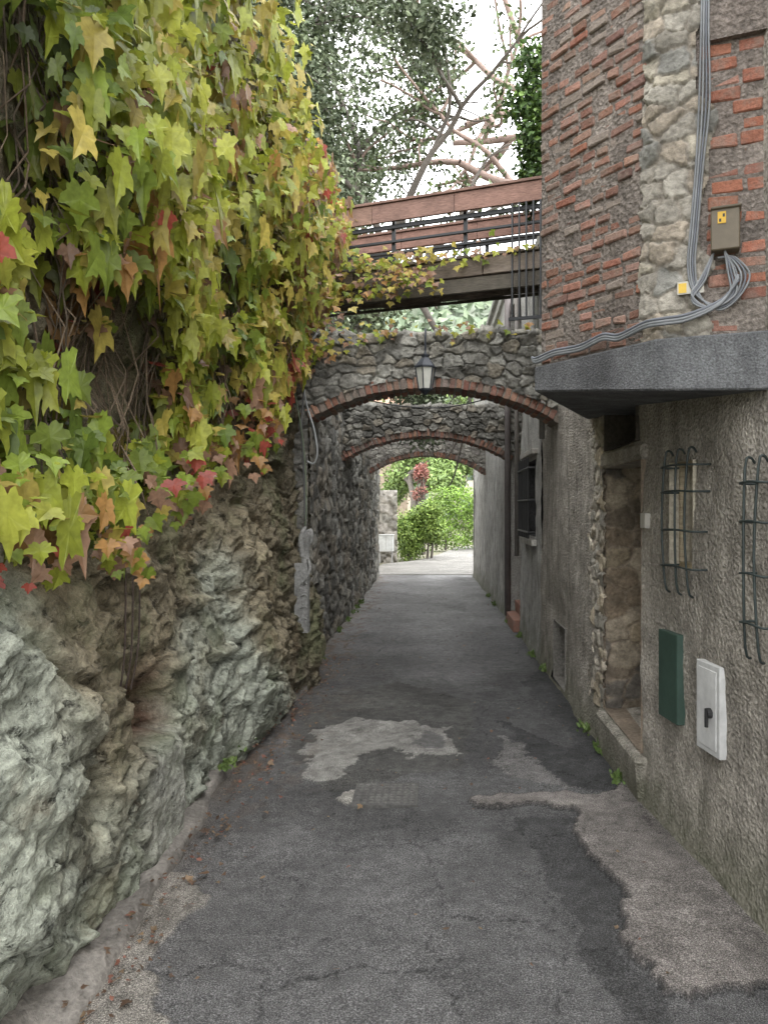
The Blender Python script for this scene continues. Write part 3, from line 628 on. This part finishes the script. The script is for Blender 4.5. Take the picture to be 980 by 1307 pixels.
b=Bag();frus(b,2.65,.054,2.83,.084,(.62,.62,.56));t=NT('lantern_glass');b.make('glass',t.fin(t.mix(t.noise(30),(.5,.5,.46),(.68,.68,.62)),.25,None,spec=.5),ln)
# ------------------------------------------------------------ carved stone ornament on the left wall
cs=empty('carved_stone_figure');b=Bag();SG=(.25,.25,.24)
x0=-1.06;y0=6.3
b.prism([(x0-.10,y0-.02),(x0+.015,y0-.03),(x0+.02,y0+.05),(x0-.10,y0+.05)],.55,1.14,SG)
b.tube([(x0-.01,y0,1.12),(x0-.01,y0,1.26),(x0+.01,y0-.02,1.36),(x0+.035,y0-.03,1.41),(x0+.05,y0-.03,1.35),(x0+.04,y0-.03,1.30)],[.032,.038,.038,.03,.016,.008],SG,10,4)
b.tube([(x0-.03,y0-.02,1.2),(x0-.04,y0-.03,1.34),(x0-.02,y0-.03,1.42),(x0+.0,y0-.03,1.45)],[.022,.026,.02,.008],SG,10,4)
b.tube([(x0+.02,y0-.04,1.18),(x0+.04,y0-.05,1.1),(x0+.01,y0-.06,1.02),(x0-.02,y0-.05,.98)],[.014,.012,.01,.008],SG,8,4)
for z in(.66,.76,.86,.96): b.tube([(x0-.05,y0-.03,z),(x0-.01,y0-.038,z+.02),(x0+.012,y0-.03,z)],.006,SG,6,3)
b.make('carving',MS,cs,False,.008)
b=Bag()
for pts,r,c in([[(-1.0,6.5,3.15),(-1.09,6.5,3.0),(-1.12,6.45,2.75),(-1.08,6.45,2.5),(-1.02,6.45,2.3),(-.99,6.45,2.1),(-1.02,6.45,2.0),(-1.08,6.45,2.02)],.009,(.25,.26,.26)],
               [[(-1.13,6.4,3.1),(-1.1,6.4,2.7),(-1.12,6.4,2.3),(-1.1,6.4,1.9),(-1.08,6.35,1.5)],.008,(.08,.08,.08)],
               [[(-1.2,6.2,2.9),(-1.1,6.35,2.2),(-1.07,6.35,1.7),(-1.08,6.35,1.45)],.006,(.12,.15,.1)]):
    b.tube(pts,r,c,6,5)
b.make('electric_cable',MG,None,True)
b=Bag();b.tube([(-1.2,8.9,3.05),(-.5,8.9,2.86),(.2,8.9,2.83),(.9,8.9,3.0),(1.15,8.9,3.15)],.008,(.05,.05,.05),5,5);b.make('overhead_wire',MG,None,True)
# ------------------------------------------------------------ vegetation
def foliage(name,cl,n,size,palette,parent=None,up=.5,tmpl=(OV,OVF)):
    cl=np.array(cl,float);vol=(cl[:,3]*cl[:,4]*cl[:,5])**.67;k=rng.choice(len(cl),n,p=vol/vol.sum())
    d=rng.normal(size=(n,3));d/=np.linalg.norm(d,axis=1,keepdims=True);r=rng.random(n)**.45
    P=cl[k,:3]+d*r[:,None]*cl[k,3:6]*(1+.25*rng.normal(size=(n,1))*.5)
    i=rng.integers(0,len(palette),n);C=np.array(palette)[i]*rng.uniform(.65,1.3,n)[:,None]
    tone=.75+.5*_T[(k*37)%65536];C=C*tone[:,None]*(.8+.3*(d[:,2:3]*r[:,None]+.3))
    scatter(name,tmpl[0],tmpl[1],P,rdir(n,(0,0,up),.7)+d*.6,rdir(n,(0,0,-.2)),rng.uniform(size*.65,size*1.3,n),np.clip(C,.005,1),MTL,parent)
def branch(b,p,d,L,r,lev,tips,col,spread=.6,grav=.0):
    n=5;pts=[p.copy()];rad=[r];q=p.copy();dr=d.normalized()
    for i in range(n):
        dr=(dr+Vector([random.gauss(0,.16) for _ in range(3)])+Vector((0,0,grav))).normalized();q=q+dr*L/n;pts.append(q.copy());rad.append(r*(1-.42*(i+1)/n))
        if lev<=1: tips.append(q.copy())
    b.tube(pts,rad,col,7 if lev>1 else 5,2,False)
    if lev==0: tips.append(q);return
    for k in range(random.choice([2,3,3])):
        nd=(dr+Vector([random.gauss(0,spread) for _ in range(3)])+Vector((0,0,.15))).normalized()
        branch(b,pts[random.choice([3,4,5])],nd,L*random.uniform(.6,.8),r*.55,lev-1,tips,col,spread,grav)
def tree(name,base,lean,L,r,lev,n,size,palette,col,cr=.6,spread=.6,extra=(),grav=0,clumps=(),keep=None):
    e=empty(name);b=Bag();tips=[];random.seed(len(name)*3+int(base[0]*10)+5)
    branch(b,Vector(base),Vector(lean),L,r,lev,tips,col,spread,grav)
    for q0,d0,l0,r0 in extra: branch(b,Vector(q0),Vector(d0),l0,r0,max(1,lev-1),tips,col,spread,grav)
    for c in clumps:
        q=Vector(c[:3]);near=min(tips,key=lambda t_:(t_-q).length);b.tube([near,near.lerp(q,.5)+Vector((0,0,.1)),q],[.03,.02,.008],col,4,3,False)
    b.make('trunk_and_limbs',MW,e,True)
    if keep: tips=[q for q in tips if keep(q)]
    cl=[(q.x,q.y,q.z,cr*random.uniform(.6,1.2),cr*random.uniform(.6,1.2),cr*random.uniform(.45,.85)) for q in tips]+list(clumps)
    foliage('crown',cl,n,size,palette,e);return e
OAK=[(.15,.185,.105),(.11,.145,.08),(.20,.24,.145),(.085,.115,.06),(.25,.285,.20)]
GRN=[(.15,.23,.05),(.20,.29,.06),(.12,.19,.045),(.25,.34,.08)]
BARK=(.12,.105,.09)
random.seed(3)
ck=[(random.uniform(-3.2,-.1),random.uniform(11.5,14),random.uniform(6.3,11.5),random.uniform(.35,.65),.6,random.uniform(.3,.5)) for _ in range(62)]
tree('holm_oak_tree',(-2.3,12.5,2.5),(.1,0,1),3.6,.2,4,80000,.092,OAK,BARK,.5,.6,
     [((-2.0,12.5,5.2),(.9,-.1,.75),2.6,.12),((-2.1,12.5,5.),(-.6,.0,1),2.4,.12),((-1.6,12.6,6.2),(.8,0,1.2),2.6,.1)],0,ck,lambda q:q.x<.1 or q.z>9.6)
ck=[(random.uniform(-3.6,-1.4),random.uniform(9.5,11.5),random.uniform(5.2,9.5),random.uniform(.4,.65),.5,random.uniform(.3,.5)) for _ in range(28)]
tree('holm_oak_tree',(-3.4,10.5,4.0),(.25,0,1),3.0,.16,3,32000,.09,OAK,BARK,.5,.6,(),0,ck,lambda q:q.x<-.9)
ck=[(random.uniform(-7,-1.3),random.uniform(18,21),random.uniform(7.,17),random.uniform(.8,1.2),1.,random.uniform(.6,.85)) for _ in range(44)]
tree('holm_oak_tree',(-4.8,19.5,2.0),(.1,0,1),5.5,.3,3,32000,.18,OAK[:3]+[(.20,.24,.15)],BARK,1.0,.6,(),0,ck,lambda q:q.x<-1.2)
tree('maritime_pine_tree',(3.4,13,0),(-.15,0,1),5.5,.25,3,4500,.10,[(.11,.15,.07),(.15,.2,.08)],(.30,.22,.19),.3,.7,
     [((2.9,13,6.8),(-1,-.1,.45),2.6,.10),((2.9,13,7.8),(-1,0,.7),2.8,.09),((2.9,13,8.5),(-1,0,.25),2.4,.08)])
foliage_e=empty('terrace_shrubs')
cl=[(-1.9+random.uniform(-1.2,.5),random.uniform(9.5,16.5),3.3+random.uniform(0,1.5),.55,.8,.6) for _ in range(26)]
foliage('leaves',cl,20000,.075,OAK+GRN[:2],foliage_e)
def bush(name,cl,n,size,p):
    e=empty(name);b=Bag()
    for c in cl[:6]: b.tube([(c[0]*.9+cl[0][0]*.1,c[1],0),(c[0],c[1],max(.2,c[2]))],[.05,.02],BARK,5)
    b.make('stems',MW,e);foliage('leaves',cl,n,size,p,e);return e
bush('garden_bush',[(-.45+random.uniform(-.5,.6),23.8+random.uniform(-.4,.8),random.uniform(.3,1.7),.4,.45,.4) for _ in range(22)],14000,.10,[(.17,.26,.055),(.23,.33,.07),(.14,.22,.05),(.28,.38,.09)])
bush('hedge',[(x,29+random.uniform(-.4,.4)+ (x-.3)*.3,z,.45,.5,.42) for x in np.arange(.2,7,.4) for z in(.4,1.0,1.6,2.1)],24000,.10,[(.20,.32,.06),(.25,.39,.07),(.16,.26,.05)])
bush('red_maple_shrub',[(-.35+random.uniform(-.25,.25),26.+random.uniform(-.2,.2),2.4+random.uniform(-.5,.7),.18,.25,.25) for _ in range(10)],1500,.09,[(.38,.15,.13),(.40,.2,.15),(.30,.11,.09)])
bush('garden_bush',[(-3.2+random.uniform(-1,.8),25.5+random.uniform(-.4,.8),random.uniform(.6,3.0),.6,.6,.6) for _ in range(18)],9000,.12,OAK)
tree('garden_tree',(-6.5,29,0),(.1,0,1),3.2,.2,3,14000,.18,GRN,BARK,1.0,.7)
tree('garden_tree',(5.5,44,0),(.1,0,1),3.6,.2,3,18000,.22,GRN,BARK,1.2,.7)
ck=[(random.uniform(-6,4),random.uniform(42,46),random.uniform(5.5,11),1.3,1.3,1.) for _ in range(26)]
tree('garden_tree',(-.8,44,0),(.0,0,1),4.0,.25,3,26000,.25,[(.23,.32,.10),(.18,.26,.09)],BARK,1.2,.7,(),0,ck)
foliage('bay_vine',[(1.0,7.5,4.9,.14,.25,.3),(1.05,7.5,5.3,.2,.25,.3),(1.0,7.6,5.75,.25,.2,.3),(1.05,7.5,6.1,.22,.2,.25)],2600,.075,[(.05,.09,.03),(.07,.13,.03),(.12,.2,.04)],house)
uc=empty('utility_cabinet');b=Bag();b.bx(-1.58,-1.12,21.9,22.2,.35,.82,(.6,.62,.62));b.bx(-1.6,-1.10,21.88,22.22,.82,.85,(.5,.52,.52))
for x in(-1.54,-1.18): b.bx(x,x+.04,21.95,22.0,0,.35,(.4,.4,.4))
b.bx(-1.345,-1.335,21.892,21.898,.4,.8,(.2,.2,.2));b.make('cabinet',MG,uc,False,.008)
def dhouse(x0,x1,y0,y1,h,c,rc):
    e=empty('distant_house');b=Bag();b.bx(x0,x1,y0,y1,0,h,c);b.make('walls',MS,e)
    b=Bag();xm=(x0+x1)/2;b.add([(x0-.4,y0-.4,h),(x1+.4,y0-.4,h),(x1+.4,y1+.4,h),(x0-.4,y1+.4,h),(x0,(y0+y1)/2,h+1.4),(x1,(y0+y1)/2,h+1.4)],[(0,1,5,4),(3,4,5,2),(0,4,3),(1,2,5),(0,3,2,1)],rc);b.make('roof',MS,e)
    b=Bag()
    for k in range(int((x1-x0)/2.4)):
        for z in np.arange(1.2,h-1.5,3): b.bx(x0+.8+k*2.4,x0+1.8+k*2.4,y0-.05,y0+.05,z,z+1.4,(.08,.12,.09))
    b.make('shutters',MG,e)
dhouse(-5.8,-1.6,50,58,8.4,(.5,.40,.32),(.33,.19,.13));dhouse(0,7,66,72,9.,(.5,.46,.38),(.33,.19,.13))
def hills():
    X=np.linspace(-220,220,180);Y=np.linspace(60,260,70);x,y=np.meshgrid(X,Y,indexing='ij')
    z=sstep(60,230,y)*(62+22*fbm(x*.012,y*.012,4,9))+3*fbm(x*.1,y*.1,3,10)
    c=np.array((.14,.18,.12))*(1+.5*fbm(x*.15,y*.15,4,3))[...,None]
    e=empty('hills');npmesh('slope',np.stack([x,y,z],-1),gridfaces(len(X),len(Y)),c.reshape(-1,3),MS,e,True)
    n=26000;px=rng.uniform(-80,80,n);py=rng.uniform(62,245,n)
    pz=sstep(60,230,py)*(62+22*fbm(px*.012,py*.012,4,9))+3*fbm(px*.1,py*.1,3,10)+rng.uniform(0,3.5,n)
    C=np.array([(.15,.2,.12),(.19,.24,.15),(.12,.16,.1),(.22,.25,.19)])[rng.integers(0,4,n)]*rng.uniform(.7,1.2,n)[:,None]
    scatter('forest',OV,OVF,np.stack([px,py,pz],-1),rdir(n,(0,-.6,.6),.5),rdir(n),rng.uniform(1.5,3.5,n),C,MTL,e)
hills()
n=700;y=np.concatenate([rng.uniform(2.2,8,520),rng.uniform(2.5,14,180)])
x=np.concatenate([-1.14+np.abs(rng.normal(0,.12,520)),rng.uniform(-1.1,1.05,180)])
C=np.array([(.20,.12,.075),(.19,.125,.08),(.27,.185,.11),(.15,.095,.065),(.27,.12,.085)])[rng.integers(0,5,n)]*rng.uniform(.6,1.1,n)[:,None]
S=rng.uniform(.009,.022,n);S[rng.random(n)<.05]*=2
scatter('fallen_leaves',LEAF,LEAFF,np.stack([x,y,np.full(n,.028)+np.where(x<-1.1,.045,0)],-1),rdir(n,(0,0,1),.3),rdir(n,(0,0,0)),S,C,MLV)
n=900;k=rng.integers(0,22,n);wy=rng.uniform(4.2,14,22);side=rng.random(22)<.6
y=wy[k]+rng.normal(0,.04,n);x=np.where(side[k],np.where(wy[k]>7.3,-1.18,-1.2),XR(wy[k])-.05)+rng.normal(0,.02,n)
scatter('weeds',OV,OVF,np.stack([x,y,rng.uniform(.0,.05,n)+np.where(side[k]&(wy[k]<7.3),.06,0)],-1),rdir(n,(0,-1,.2),.5),rdir(n,(0,0,1.2),.5),rng.uniform(.02,.05,n),np.array([(.09,.14,.04),(.12,.17,.05)])[rng.integers(0,2,n)],MTL)
print('done')
